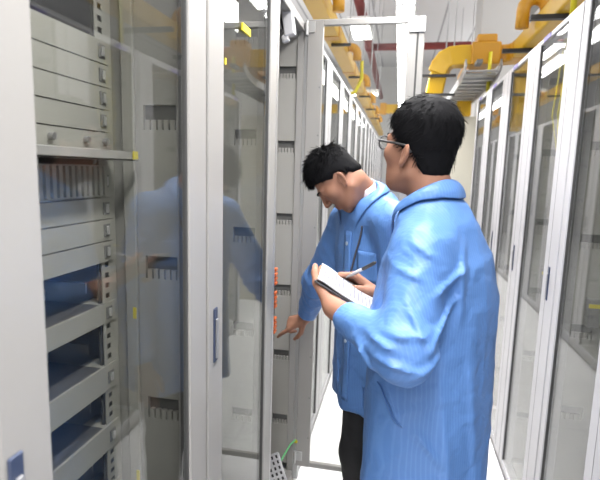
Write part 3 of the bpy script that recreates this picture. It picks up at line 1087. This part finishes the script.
def build_person(label, J):
    HS = HEAD * J.get('hs', 1.0)
    g, fw = J['ground'], unit(J['fwd'])
    sd = A3(fw[1], -fw[0], 0)                # the person's right
    M = np.stack([sd, fw, A3(0, 0, 1)], 1)
    HM = J['head_M']; hc = J['head_c']
    tab = J['torso']; hem = tab[0][0]
    nb = J['neck']
    sh = {k: J['sh_' + k] for k in 'LR'}; el = {k: J['el_' + k] for k in 'LR'}; wr = {k: J['wr_' + k] for k in 'LR'}
    hips = {'L': g - sd * 0.075 + A3(0, 0, 0.83) + fw * J.get('hip_y', 0), 'R': g + sd * 0.075 + A3(0, 0, 0.83) + fw * J.get('hip_y', 0)}
    knee = {k: hips[k] * A3(1, 1, 0) + A3(0, 0, 0.46) + fw * 0.02 for k in 'LR'}
    ank = {k: hips[k] * A3(1, 1, 0) + A3(0, 0, 0.08) - fw * 0.02 for k in 'LR'}
    SC = 0.95
    inner = [(z, a - 0.035, b - 0.03, c) for z, a, b, c in tab]
    inner = [(max(z, 0.80), a, b, c) if i == 0 else (z, a, b, c) for i, (z, a, b, c) in enumerate(inner) if i == 0 or z > 0.82]
    neck_top = hc + HM @ A3(0, -0.028, -0.055) * HS

    def body(P):
        d = head_sdf(P, hc, HM, HS)
        d = smin(d, cap(P, neck_top, nb - A3(0, 0, 0.02), J.get('neck_w', 0.048), J.get('neck_w', 0.048) + 0.003), 0.022)
        d = smin(d, cap(P, nb - A3(0, 0, 0.06) - sd * 0.03, nb - A3(0, 0, 0.06) + sd * 0.03, 0.04), 0.02)
        t, _ = torso_sdf(P, g, M, inner, 0.04)
        d = smin(d, t, 0.03)
        for k in 'LR':
            a = cap(P, sh[k], el[k], 0.046, 0.037)
            a = smin(a, cap(P, el[k], wr[k], 0.038, 0.0245), 0.015)
            a = smin(a, hand_sdf(P, J['hand_' + k], SC), 0.012)
            d = smin(d, a, 0.012)
            l = cap(P, hips[k], knee[k], 0.068, 0.05)
            l = smin(l, cap(P, knee[k], ank[k], 0.05, 0.034), 0.02)
            l = smin(l, cap(P, ank[k] - A3(0, 0, 0.03), ank[k] + fw * 0.13 - A3(0, 0, 0.045), 0.032, 0.025), 0.02)
            d = smin(d, l, 0.02)
        return d
    allp = np.array([hc, nb, ank['L'], ank['R'], ank['L'] + fw * 0.16, ank['R'] + fw * 0.16] + [sh[k] for k in 'LR'] + [el[k] for k in 'LR'] + [p for k in 'LR' for ch in J['hand_' + k][1] for p in ch])
    lo = np.minimum(allp.min(0) - 0.10, np.append((g[:2] - 0.24), 0.0)); hi = np.maximum(allp.max(0) + 0.10, np.append((g[:2] + 0.24), 0))
    lo[2] = -0.01; hi[2] = hc[2] + 0.15
    V, F = sdf_mesh(body, lo, hi, 0.0042)
    fc = (V[F].mean(1) - hc) @ HM / HS
    mi = np.zeros(len(F), int)
    ax_ = np.abs(fc[:, 0])
    lip = (fc[:, 1] > 0.07) & (ax_ < 0.023) & (np.abs(fc[:, 2] + 0.0625) < 0.0095)
    mi[lip] = 1
    eye = (not J.get('eyes_shut')) & (ell(np.stack([ax_, fc[:, 1], fc[:, 2]], 1), (0.031, 0.0745, 0.0035), (0.0145, 0.0135, 0.0075)) < 0.0) & (fc[:, 2] < 0.008)
    mi[eye] = 2
    root = np_mesh('person', V, F, [M_SKIN, M_LIP, M_EYE], None, mi, origin=g)
    root.location = g
    tag(root, label, 'person')

    # hair
    hp = J['hair']

    def hair(P):
        q = (P - hc) @ HM / HS
        a = q.copy(); a[:, 0] = np.abs(a[:, 0])
        top = np.clip((q[:, 2] - 0.0) / 0.08, 0, 1)
        th = hp['t_side'] + (hp['t_top'] - hp['t_side']) * top + creases(q, hp['seed'], 0.0018, 8, (0.02, 0.05))
        d = ell(q, (0, -0.008, 0.032), (0.071, 0.085, 0.079))
        d = smin(d, ell(q, (0, -0.03, -0.03), (0.055, 0.058, 0.075)), 0.03)
        d = d - th
        hl = hair_line(q, hp['back'], hp['front'], hp['side']) - np.where(q[:, 1] < -0.045, 7.0 * q[:, 0] ** 2, 0.0)
        d = smax(d, -hl, 0.012)
        d = np.maximum(d, -(ell(a, (0.080, -0.010, -0.022), (0.020, 0.020, 0.032))))
        return d * 0.95 * HS[0]
    HV, HF = sdf_mesh(hair, hc - 0.15, hc + 0.16, 0.0042)
    HN = normals_of(HV, HF)
    ql = (HV - hc) @ HM / HS
    # keep the outside of the shell for strand roots
    outside = ((HN * (HV - hc)).sum(1) > 0.02) & (hair_line(ql, hp['back'], hp['front'], hp['side']) > 0.004)
    SV, SF = strands(HS, HV, HN, outside, HM, hc, hp['crown'], hp['n'], hp['len'], hp['rad'], hp['seed'], hp['lift'], hp['flow'])
    V2 = np.concatenate([HV, SV]); F2 = np.concatenate([HF, SF + len(HV)])
    np_mesh('hair', V2, F2, [M_HAIR], root, origin=g)
    # eyebrows
    for s in (-1, 1):
        eb = MB()
        P_ = [hc + HM @ A3(s * x, y, z) * HS for x, y, z in ((0.014, 0.0925, 0.0225), (0.026, 0.0895, 0.027), (0.038, 0.0815, 0.0265), (0.047, 0.073, 0.021))]
        eb.tube([p - g for p in P_], [0.0022, 0.0032, 0.0028, 0.0012], 6)
        eb.build('eyebrow', M_HAIR, root, smooth=True)

    # trousers and shoes
    def trousers(P):
        d = None
        for k in 'LR':
            l = cap(P, hips[k], knee[k], 0.080, 0.066)
            l = smin(l, cap(P, knee[k], ank[k] - A3(0, 0, 0.0), 0.066, 0.060), 0.03)
            d = l if d is None else smin(d, l, 0.02)
        d = smin(d, ell(P, (hips['L'] + hips['R']) / 2 + A3(0, 0, 0.04), (0.125, 0.105, 0.12)), 0.05)
        d = d + creases(P, 5, 0.004, 6, (0.08, 0.16))
        d = smax(d, 0.055 - P[:, 2], 0.008)
        d = smax(d, P[:, 2] - 0.98, 0.01)
        return d
    mid = (hips['L'] + hips['R']) / 2
    TV, TF = sdf_mesh(trousers, (mid[0] - 0.24, mid[1] - 0.24, 0.0), (mid[0] + 0.24, mid[1] + 0.24, 1.02), 0.008)
    np_mesh('trousers', TV, TF, [M_TROUSER], root, origin=g)
    for k in 'LR':
        def shoe(P, k=k):
            d = cap(P, ank[k] - A3(0, 0, 0.03) - fw * 0.03, ank[k] + fw * 0.15 - A3(0, 0, 0.043), 0.046, 0.040)
            d = smin(d, cap(P, ank[k], ank[k] - A3(0, 0, 0.03), 0.044, 0.046), 0.03)
            return smax(smax(d, 0.0015 - P[:, 2], 0.006), P[:, 2] - 0.10, 0.006)
        SV_, SF_ = sdf_mesh(shoe, np.append((ank[k] - 0.24)[:2], -0.01), np.append((ank[k] + 0.26)[:2], 0.12), 0.008)
        np_mesh('shoe', SV_, SF_, [M_SHOE], root, origin=g)

    # coat
    def coat_outer(P, plain=False):
        d, q = torso_sdf(P, g, M, tab, 0.05)
        d = smin(d, cap(P, sh['L'] + A3(0, 0, 0.008), nb - A3(0, 0, J.get('trap', 0.055)), 0.052, 0.05), 0.05)
        d = smin(d, cap(P, sh['R'] + A3(0, 0, 0.008), nb - A3(0, 0, J.get('trap', 0.055)), 0.052, 0.05), 0.05)
        for k in 'LR':
            r = J['sleeve_' + k]
            ce = wr[k] + (el[k] - wr[k]) * J['cuff_' + k]
            a = cap(P, sh[k], el[k], r[0], r[1])
            a = smin(a, cap(P, el[k], ce, r[1], r[2]), 0.03)
            a = smax(a, (P - ce) @ unit(wr[k] - el[k]), 0.006)
            if not plain:
                a = a - arm_folds(P, sh[k], el[k], ce, J.get('ring', 0.006))
            d = smin(d, a, 0.035)
        if plain:
            return d
        th = np.arctan2(q[:, 1], q[:, 0])
        low = np.clip((1.15 - q[:, 2]) / 0.5, 0, 1)
        d = d - low * 0.006 * np.sin(th * 6 + 2.2 * np.sin(q[:, 2] * 4) + J['seed']) * np.clip((q[:, 2] - hem + 0.5) / 0.5, 0, 1)
        d = d - creases(P, J['seed'], 0.0040, 6, (0.22, 0.45)) - creases(P, J['seed'] + 9, 0.0007, 6, (0.07, 0.12))
        near = np.clip((g[1] + 0.03 - P[:, 1]) / 0.05, 0, 1)
        for (x0, z0, x1, z1, wd, am) in J.get('folds', ()):
            a0 = A3(x0, z0); b0 = A3(x1, z1); ab = b0 - a0
            Q = P[:, [0, 2]] - a0
            t = np.clip(Q @ ab / (ab @ ab), 0, 1)
            e = Q - t[:, None] * ab
            nrm = A3(-ab[1], ab[0]) / np.linalg.norm(ab)
            sg = e @ nrm
            taper = np.sin(np.pi * np.clip(t * 0.9 + 0.05, 0, 1))
            prof = np.exp(-(np.linalg.norm(e, axis=1) / wd) ** 2) * (1 + 0.9 * np.tanh(sg / wd * 1.5))
            d = d - near * am * 0.8 * taper * prof
        return d

    nax = unit(neck_top - (nb - A3(0, 0, 0.05)))

    def coat(P):
        d = coat_outer(P)
        q = (P - g) @ M
        # hollow below the hem and at the neck and the cuffs
        T = np.array(tab)
        inn, _ = torso_sdf(P, g, M, [(z - 0.05 if i == 0 else z, a - 0.012, b - 0.012, c) for i, (z, a, b, c) in enumerate(tab) if z < 1.0] + [(1.0, 0.15, 0.10, np.interp(1.0, T[:, 0], T[:, 3]))], 0.02)
        d = smax(d, -inn, 0.004)
        d = smax(d, -cap(P, nb - A3(0, 0, 0.03) + fw * 0.01, nb + nax * 0.2, J.get('neck_r', 0.050), 0.060), 0.01)
        for k in 'LR':
            u = unit(wr[k] - el[k])
            ce = wr[k] + (el[k] - wr[k]) * J['cuff_' + k]
            d = smax(d, -cap(P, ce - u * 0.02, ce + u * 0.06, J['sleeve_' + k][2] - 0.011), 0.004)
        return d
    clo = np.minimum(np.array([sh['L'], sh['R'], el['L'], el['R'], wr['L'], wr['R']]).min(0) - 0.1, np.append(g[:2] - 0.27, 0))
    chi = np.maximum(np.array([sh['L'], sh['R'], el['L'], el['R'], wr['L'], wr['R']]).max(0) + 0.1, np.append(g[:2] + 0.27, 0))
    clo[2] = hem - 0.03; chi[2] = nb[2] + 0.12
    CV, CF = sdf_mesh(coat, clo, chi, 0.006)
    CV = CV.copy()
    m_coat = J['coat_mat']
    coat_o = np_mesh('lab_coat', CV, CF, [m_coat], root, origin=g)

    # folded collar: a strip swept around the neck, lying on the shoulders and chest
    npts = 49
    gap = math.radians(J.get('collar_gap', 26))
    ang = np.array([-(math.pi - gap) + (2 * math.pi - 2 * gap) * i / (npts - 1) for i in range(npts)])   # 0 = back of the neck
    front = (1 - np.cos(ang)) / 2
    dvs = -fw[None] * np.cos(ang)[:, None] + sd[None] * np.sin(ang)[:, None]
    cz = nb - A3(0, 0, 0.03) + fw * 0.012
    up = unit(nax + A3(0, 0, 0.6))
    hb_ = J.get('collar_h', 0.05)

    def settle(rad, off):
        dr = -A3(0, 0, 1)[None] - dvs * (0.9 * front)[:, None]
        dr = dr / np.linalg.norm(dr, axis=1)[:, None]
        P = cz[None] + dvs * (rad + 0.04 * front)[:, None] + A3(0, 0, 1)[None] * (0.10 - 0.09 * front)[:, None]
        for _ in range(70):
            P = P + dr * (np.clip(coat_outer(P) - off, -0.02, 0.02) * 0.6)[:, None]
        return P
    rt = 0.054 + 0.010 * front
    p1 = cz + dvs * (rt + 0.002)[:, None] + up * (hb_ - (hb_ + 0.022) * front)[:, None]
    p2 = cz + dvs * (rt + 0.011)[:, None] + up * (hb_ + 0.001 - (hb_ + 0.024) * front)[:, None]
    p0 = cz + dvs * (rt - 0.001)[:, None] + up * (-0.01 - 0.035 * front)[:, None]
    p4 = settle(J.get('collar_w', 0.077) + 0.030 * front + J.get('tip', 0.03) * front ** 6, 0.004)
    p3 = (p2 + p4) / 2 + up * 0.006 + dvs * 0.004
    rows = [[tuple(p[i] - g) for p in (p0, p1, p2, p3, p4)] for i in range(npts)]
    cm = MB().grid(rows).build('coat_collar', m_coat, root, smooth=True)
    md = cm.modifiers.new('thick', 'SOLIDIFY'); md.thickness = 0.004; md.offset = 1
    md = cm.modifiers.new('sub', 'SUBSURF'); md.levels = 1; md.render_levels = 2
    # undershirt collar
    if J.get('shirt'):
        top = cz + dvs * (rt - 0.001)[:, None] + up * (hb_ + 0.012 - (hb_ + 0.004) * front)[:, None]
        low = cz + dvs * (rt - 0.003)[:, None] + up * (-0.01 - 0.035 * front)[:, None]
        sm_ = MB().grid([[tuple(low[i] - g), tuple(top[i] - g)] for i in range(npts)]).build('shirt_collar', M_SHIRT, root, smooth=True)
        md = sm_.modifiers.new('thick', 'SOLIDIFY'); md.thickness = 0.003

    def patch(name, m, pts_fn, direction, off, start, nu, nv, thick=0.0025):
        """cloth piece laid on the coat: march from start distance along direction to the surface"""
        Q = np.array([[pts_fn(u / (nu - 1), v / (nv - 1)) for v in range(nv)] for u in range(nu)]).reshape(-1, 3)
        dr = unit(direction)
        P = Q - dr * start
        for _ in range(60):
            P = P + dr * (np.clip(coat_outer(P), -0.02, 0.03) * 0.7)[:, None]
        P = P - dr * off
        rows = (P - g).reshape(nu, nv, 3)
        o = MB().grid([[tuple(p) for p in r] for r in rows]).build(name, m, root, smooth=True)
        if thick:
            md = o.modifiers.new('thick', 'SOLIDIFY'); md.thickness = thick; md.offset = 0
        return o, rows
    return root, M, patch, coat_outer


def frame3(fwd, pitch, roll=0.0):
    """head axes: forward direction on plan, pitched down by pitch degrees"""
    f0 = unit(A3(fwd[0], fwd[1], 0))
    s = A3(f0[1], -f0[0], 0)
    p = math.radians(pitch)
    f = f0 * math.cos(p) - A3(0, 0, 1) * math.sin(p)
    u = np.cross(s, f)
    r = math.radians(roll)
    s2 = s * math.cos(r) + u * math.sin(r)
    u2 = np.cross(s2, f)
    return np.stack([s2, f, u2], 1)


# ---- clipboard geometry (the person in front holds it in the left hand)
CD = A3(-0.1732, 1.04, 1.2557)                       # near raised corner
CW = A3(-0.0221, 0.205, -0.0051)                     # short edge, away from the camera
CU = unit(A3(0.864, 0.092, -0.495)); CU = unit(CU - unit(CW) * (CU @ unit(CW)))
CN = unit(np.cross(CU, unit(CW)))
if CN[2] < 0:
    CN = -CN

# ---- person writing, seen from behind
gR = A3(0.094, 1.12, 0.0)
fR = unit(A3(-0.755, 0.655, 0)); sR = A3(fR[1], -fR[0], 0)
shL = A3(0.056, 1.028, 1.335); shR = A3(0.120, 1.20, 1.330)
elL = A3(0.026, 0.905, 1.158); elR = A3(0.195, 1.33, 1.08)
wrL = A3(-0.127, 1.035, 1.199)
wrR = A3(-0.032, 1.24, 1.180)
handRL = hand_pts(wrL, -0.032 * CU + 0.090 * unit(CW) + 0.012 * CN, CN, -1, 0.92, [(4, 8, 8), (4, 8, 8), (5, 9, 8), (6, 10, 8)], [(0.75, 0.65, 0.25), (0.9, 0.25, 0.35), (0.95, 0.0, 0.3)])
handRR = hand_pts(wrR, A3(-0.067, 0.01, 0.043), A3(-0.3, -0.35, -0.7), 1, 0.95, [(38, 50, 30), (48, 60, 40), (60, 70, 45), (65, 75, 45)], [(0.75, 0.5, 0.5), (0.9, 0.0, 0.5), (0.9, -0.2, 0.4)])
M_COAT_R = stripe_mat('blue_antistatic_cloth', (0.080, 0.186, 0.445), (0.096, 0.212, 0.48), 0.0065, 0.5, 0.4, tuple(sR))
HCR = A3(0.043, 1.15, 1.556)
HMR = frame3((-0.78, 0.63), -7, 0)
FOLDS_R = [(0.128, 1.265, 0.066, 1.177, 0.0104, 0.007), (0.018, 1.267, 0.087, 1.158, 0.0104, 0.006), (0.148, 1.321, 0.072, 1.267, 0.0104, 0.006), (0.134, 1.364, 0.133, 1.194, 0.0125, 0.007), (-0.037, 1.161, 0.071, 1.142, 0.0104, 0.007), (-0.019, 1.205, 0.08, 1.206, 0.0104, 0.006), (-0.009, 1.046, 0.028, 0.973, 0.0083, 0.006), (0.104, 1.075, 0.137, 0.778, 0.0187, 0.005), (0.155, 1.176, 0.2, 0.79, 0.0187, 0.005), (0.018, 1.369, 0.087, 1.329, 0.0125, 0.004), (-0.009, 1.316, 0.061, 1.295, 0.0104, 0.005), (-0.053, 1.194, 0.019, 1.179, 0.0104, 0.006), (-0.073, 1.175, -0.035, 1.113, 0.0104, 0.006), (0.022, 1.12, 0.113, 1.172, 0.0104, 0.006), (0.055, 0.97, 0.117, 0.889, 0.0125, 0.004)]
personR, MR, patchR, coatR = build_person('person in blue lab coat and glasses, seen from behind, writing on a clipboard', dict(
    ground=gR, fwd=fR, head_c=HCR, head_M=HMR,
    neck=A3(0.078, 1.132, 1.460),
    torso=[(0.52, 0.168, 0.150, 0.0), (0.75, 0.160, 0.142, 0.0), (0.95, 0.160, 0.136, 0.0), (1.10, 0.163, 0.130, 0.0), (1.22, 0.163, 0.126, -0.004), (1.31, 0.142, 0.110, -0.004), (1.375, 0.103, 0.088, 0.0), (1.435, 0.07, 0.068, 0.006)],
    sh_L=shL, sh_R=shR, el_L=elL, el_R=elR, wr_L=wrL, wr_R=wrR, hand_L=handRL, hand_R=handRR,
    sleeve_L=(0.064, 0.055, 0.034), sleeve_R=(0.062, 0.060, 0.043), cuff_L=0.16, cuff_R=0.12,
    coat_mat=M_COAT_R, seed=3, collar_gap=30, collar_h=0.058,
    folds=[(a, b, c, d, w * 0.75, h * 1.7) for a, b, c, d, w, h in FOLDS_R], ring=0.0035,
    hair=dict(t_side=0.003, t_top=0.018, back=-0.088, front=0.055, side=0.000, seed=4, crown=A3(0, -0.05, 0.10), n=5200, rad=0.0012,
              len=lambda q: 0.024 if q[2] > -0.03 else 0.010, lift=lambda q: 0.0,
              flow=lambda q: unit(A3(q[0] * 1.2, (q[1] + 0.045) * 1.0, -0.03 - 0.6 * abs(min(q[2], 0.05) - 0.05))))))

patchR('pocket_welt', M_COAT_R, lambda u, v: gR - sR * 0.3 + fR * (0.0 - 0.052 * u + 0.012 * v) + A3(0, 0, 1.045 - 0.075 * u + 0.008 * v), sR, 0.003, 0.0, 14, 4)

# glasses worn by that man
HMr, hcr = HMR, HCR


def hp_(x, y, z):
    return hcr + HMr @ A3(x, y, z) * HEAD - gR


gl = MB()
for s in (-1, 1):
    ring = [hp_(s * 0.033 + 0.024 * math.cos(a), 0.100 - 0.006 * (abs(s * 0.033 + 0.024 * math.cos(a)) / 0.05) ** 2, 0.004 + 0.0165 * math.sin(a)) for a in np.linspace(0, 2 * math.pi, 25)]
    gl.tube(ring, 0.0016, 6, caps=False)
    gl.tube([hp_(s * 0.057, 0.094, 0.009), hp_(s * 0.0725, 0.078, 0.009), hp_(s * 0.0785, 0.02, 0.008), hp_(s * 0.079, -0.012, 0.006), hp_(s * 0.076, -0.03, -0.008)], 0.0028, 6)
gl.tube([hp_(-0.010, 0.100, 0.008), hp_(0, 0.103, 0.011), hp_(0.010, 0.100, 0.008)], 0.0016, 6)
glo = gl.build('glasses', M_DARK, personR, smooth=True)
for s in (-1, 1):
    lens = MB()
    ctr = hp_(s * 0.033, 0.099, 0.004)
    P_ = [[hp_(s * 0.033 + r_ * 0.0235 * math.cos(a), 0.099 - 0.006 * (abs(s * 0.033 + r_ * 0.0235 * math.cos(a)) / 0.05) ** 2, 0.004 + r_ * 0.016 * math.sin(a)) for a in np.linspace(0, 2 * math.pi, 25)] for r_ in (0.02, 0.5, 1.0)]
    lens.grid(P_).build('lens', M_GLASS, glo, smooth=True)

# clipboard, pages and pen
bd = MB()


def cpt(u, w, n=0.0):
    return CD + CU * u + CW * w + CN * n


Lb = 0.170
clip = empty('clipboard', tuple(CD), 'black clipboard with white printed pages held by the person with glasses', 'clipboard')
cen = CD + CU * Lb / 2 + CW * 0.5
MB().obox(cen - CD, CU * Lb / 2, CW * 0.5, CN * 0.0022).build('board', M_DARK, clip, bevel=0.001)
rows = []
for i in range(13):
    u = 0.003 + (Lb - 0.006) * i / 12
    lift = 0.0035 + 0.010 * math.exp(-((u - 0.02) / 0.03) ** 2) * 0.3
    rows.append([tuple(cpt(u, w, lift + 0.004 * math.sin(w * 3.0)) - CD) for w in np.linspace(0.02, 0.985, 9)])
M_PAGE = mat('white_paper', (0.42, 0.42, 0.45), 0.7)
pg = MB().grid(rows).build('page', M_PAGE, clip, smooth=True)
md = pg.modifiers.new('thick', 'SOLIDIFY'); md.thickness = 0.004; md.offset = 1.0
M_INK = mat('grey_print', (0.13, 0.13, 0.16), 0.8)
pr = MB()
rr = random.Random(5)
for i in range(14):
    u = 0.014 + i * 0.0105
    a_, b_ = 0.10, 0.45 + 0.4 * rr.random()
    top = lambda w: 0.0035 + 0.010 * math.exp(-((u - 0.02) / 0.03) ** 2) * 0.3 + 0.004 * math.sin(w * 3.0) + 0.0045
    ws = np.linspace(a_, b_, 6)
    pr.grid([[tuple(cpt(u, w, top(w)) - CD) for w in ws], [tuple(cpt(u + 0.0032, w, top(w)) - CD) for w in ws]])
pr.build('printed_line', M_INK, pg)
# pen
tip = cpt(0.072, 0.86, 0.012)
pend = unit(A3(0.50, -0.58, 0.40))
pen = empty('pen', tuple(tip), 'silver and black pen in the writing hand over the pages', 'pen')
MB().tube([(0, 0, 0), tuple(pend * 0.012), tuple(pend * 0.04)], [0.0008, 0.0032, 0.0042], 10).build('pen_tip', M_STEEL, pen, smooth=True)
MB().tube([tuple(pend * 0.04), tuple(pend * 0.085)], 0.0043, 10).build('pen_barrel', M_PAPERWHITE, pen, smooth=True)
MB().tube([tuple(pend * 0.085), tuple(pend * 0.132), tuple(pend * 0.138)], [0.0045, 0.0043, 0.003], 10).build('pen_cap', M_DARK, pen, smooth=True)

# ---- person reaching into the open cabinet
gL = A3(-0.030, 1.650, 0.0)
fL = unit(A3(-0.75, -0.66, 0)); sL = A3(fL[1], -fL[0], 0)
nL = A3(-0.108, 1.592, 1.448)
shLr = A3(-0.172, 1.725, 1.325); shLl = A3(-0.005, 1.475, 1.345)
elLr = A3(-0.287, 1.83, 1.070); elLl = A3(0.045, 1.455, 1.05)
wrLr = A3(-0.357, 1.95, 0.880); wrLl = A3(-0.02, 1.40, 0.83)
handLr = hand_pts(wrLr, A3(-0.82, 0.12, -0.42), A3(0.15, 0.75, -0.6), 1, 0.95, [(8, 12, 8), (45, 60, 40), (55, 65, 40), (60, 65, 40)], [(0.6, 0.55, 0.5), (0.85, 0.15, 0.5), (0.9, 0.0, 0.4)])
handLl = hand_pts(wrLl, A3(-0.15, -0.05, -1), A3(0.6, 0.8, 0), -1, 0.95, [(15, 22, 15), (18, 25, 18), (22, 28, 20), (26, 30, 20)], [(0.7, 0.5, 0.4), (0.9, 0.2, 0.3), (0.9, 0.1, 0.3)])
HCL = A3(-0.192, 1.53, 1.477)
HML = frame3((-0.995, -0.03), 57, 0)
M_COAT_L = stripe_mat('blue_antistatic_cloth_pale', (0.080, 0.186, 0.445), (0.096, 0.212, 0.48), 0.0065, 0.5, 0.4, tuple(sL))
personL, ML, patchL, coatL = build_person('person in blue lab coat, head bowed, pointing into the open cabinet', dict(
    ground=gL, fwd=fL, head_c=HCL, head_M=HML, neck=nL,
    torso=[(0.69, 0.205, 0.155, -0.01), (0.85, 0.192, 0.145, 0.0), (1.0, 0.182, 0.135, 0.015), (1.15, 0.178, 0.128, 0.032), (1.25, 0.170, 0.118, 0.045), (1.345, 0.145, 0.100, 0.058), (1.40, 0.10, 0.082, 0.064), (1.445, 0.07, 0.066, 0.068)],
    sh_L=shLl, sh_R=shLr, el_L=elLl, el_R=elLr, wr_L=wrLl, wr_R=wrLr, hand_L=handLl, hand_R=handLr,
    sleeve_L=(0.064, 0.060, 0.046), sleeve_R=(0.064, 0.062, 0.043), cuff_L=0.06, cuff_R=0.10,
    coat_mat=M_COAT_L, seed=11, collar_gap=40, tip=0.03, neck_r=0.052, shirt=True, collar_h=0.058, collar_w=0.086, eyes_shut=True, hs=0.94, neck_w=0.043, hip_y=0.0,
    hair=dict(t_side=0.005, t_top=0.017, back=-0.05, front=0.058, side=0.018, seed=8, crown=A3(0, -0.05, 0.10), n=4800, rad=0.0015,
              len=lambda q: 0.008 + 0.015 * max(0.0, min(1.0, (q[2] - 0.02) / 0.06)), lift=lambda q: 0.10 + 0.35 * max(0.0, min(1.0, (q[2] - 0.03) / 0.05)),
              flow=lambda q: unit(A3(q[0] * 0.8, 0.05 + q[1] * 0.8 if q[2] > 0.04 else q[1] + 0.01, -0.03 if q[2] < 0.07 else 0.0)))))


def tl(side, f_, z):
    return gL + sL * side + fL * f_ + A3(0, 0, z)


patchL('coat_placket', M_COAT_L, lambda u, v: tl(-0.018 + 0.036 * v, 0.3, 1.31 - 0.58 * u), -fL, 0.003, 0.0, 40, 5)
patchL('chest_pocket', M_COAT_L, lambda u, v: tl(-0.125 + 0.075 * v, 0.3, 1.255 - 0.095 * u), -fL, 0.003, 0.0, 10, 8)
for z in (1.27, 1.16, 1.05, 0.94):
    o, rows = patchL('button_seat', M_COAT_L, lambda u, v: tl(-0.004 + 0.008 * v, 0.3, z + 0.004 - 0.008 * u), -fL, 0.005, 0.0, 3, 3)
    p = Vector(rows[1][1])
    bpy.data.objects.remove(o)
    MB().cyl(p, p + Vector(fL) * 0.003, 0.0065, 14).build('coat_button', M_BUTTON, personL, bevel=0.0008)
# lanyard strap down the chest with its badge clip
o, rows = patchL('lanyard', M_STRAP, lambda u, v: tl(-0.070 + 0.055 * u - 0.003 + 0.006 * v, 0.3, 1.335 - 0.20 * u), -fL, 0.006, 0.0, 30, 3)
p = Vector(rows[-1][1])
MB().obox(p + Vector((0, 0, -0.012)), Vector(sL) * 0.005, Vector(fL) * 0.003, (0, 0, 0.014)).build('lanyard_clip', M_STEEL, personL, bevel=0.001)
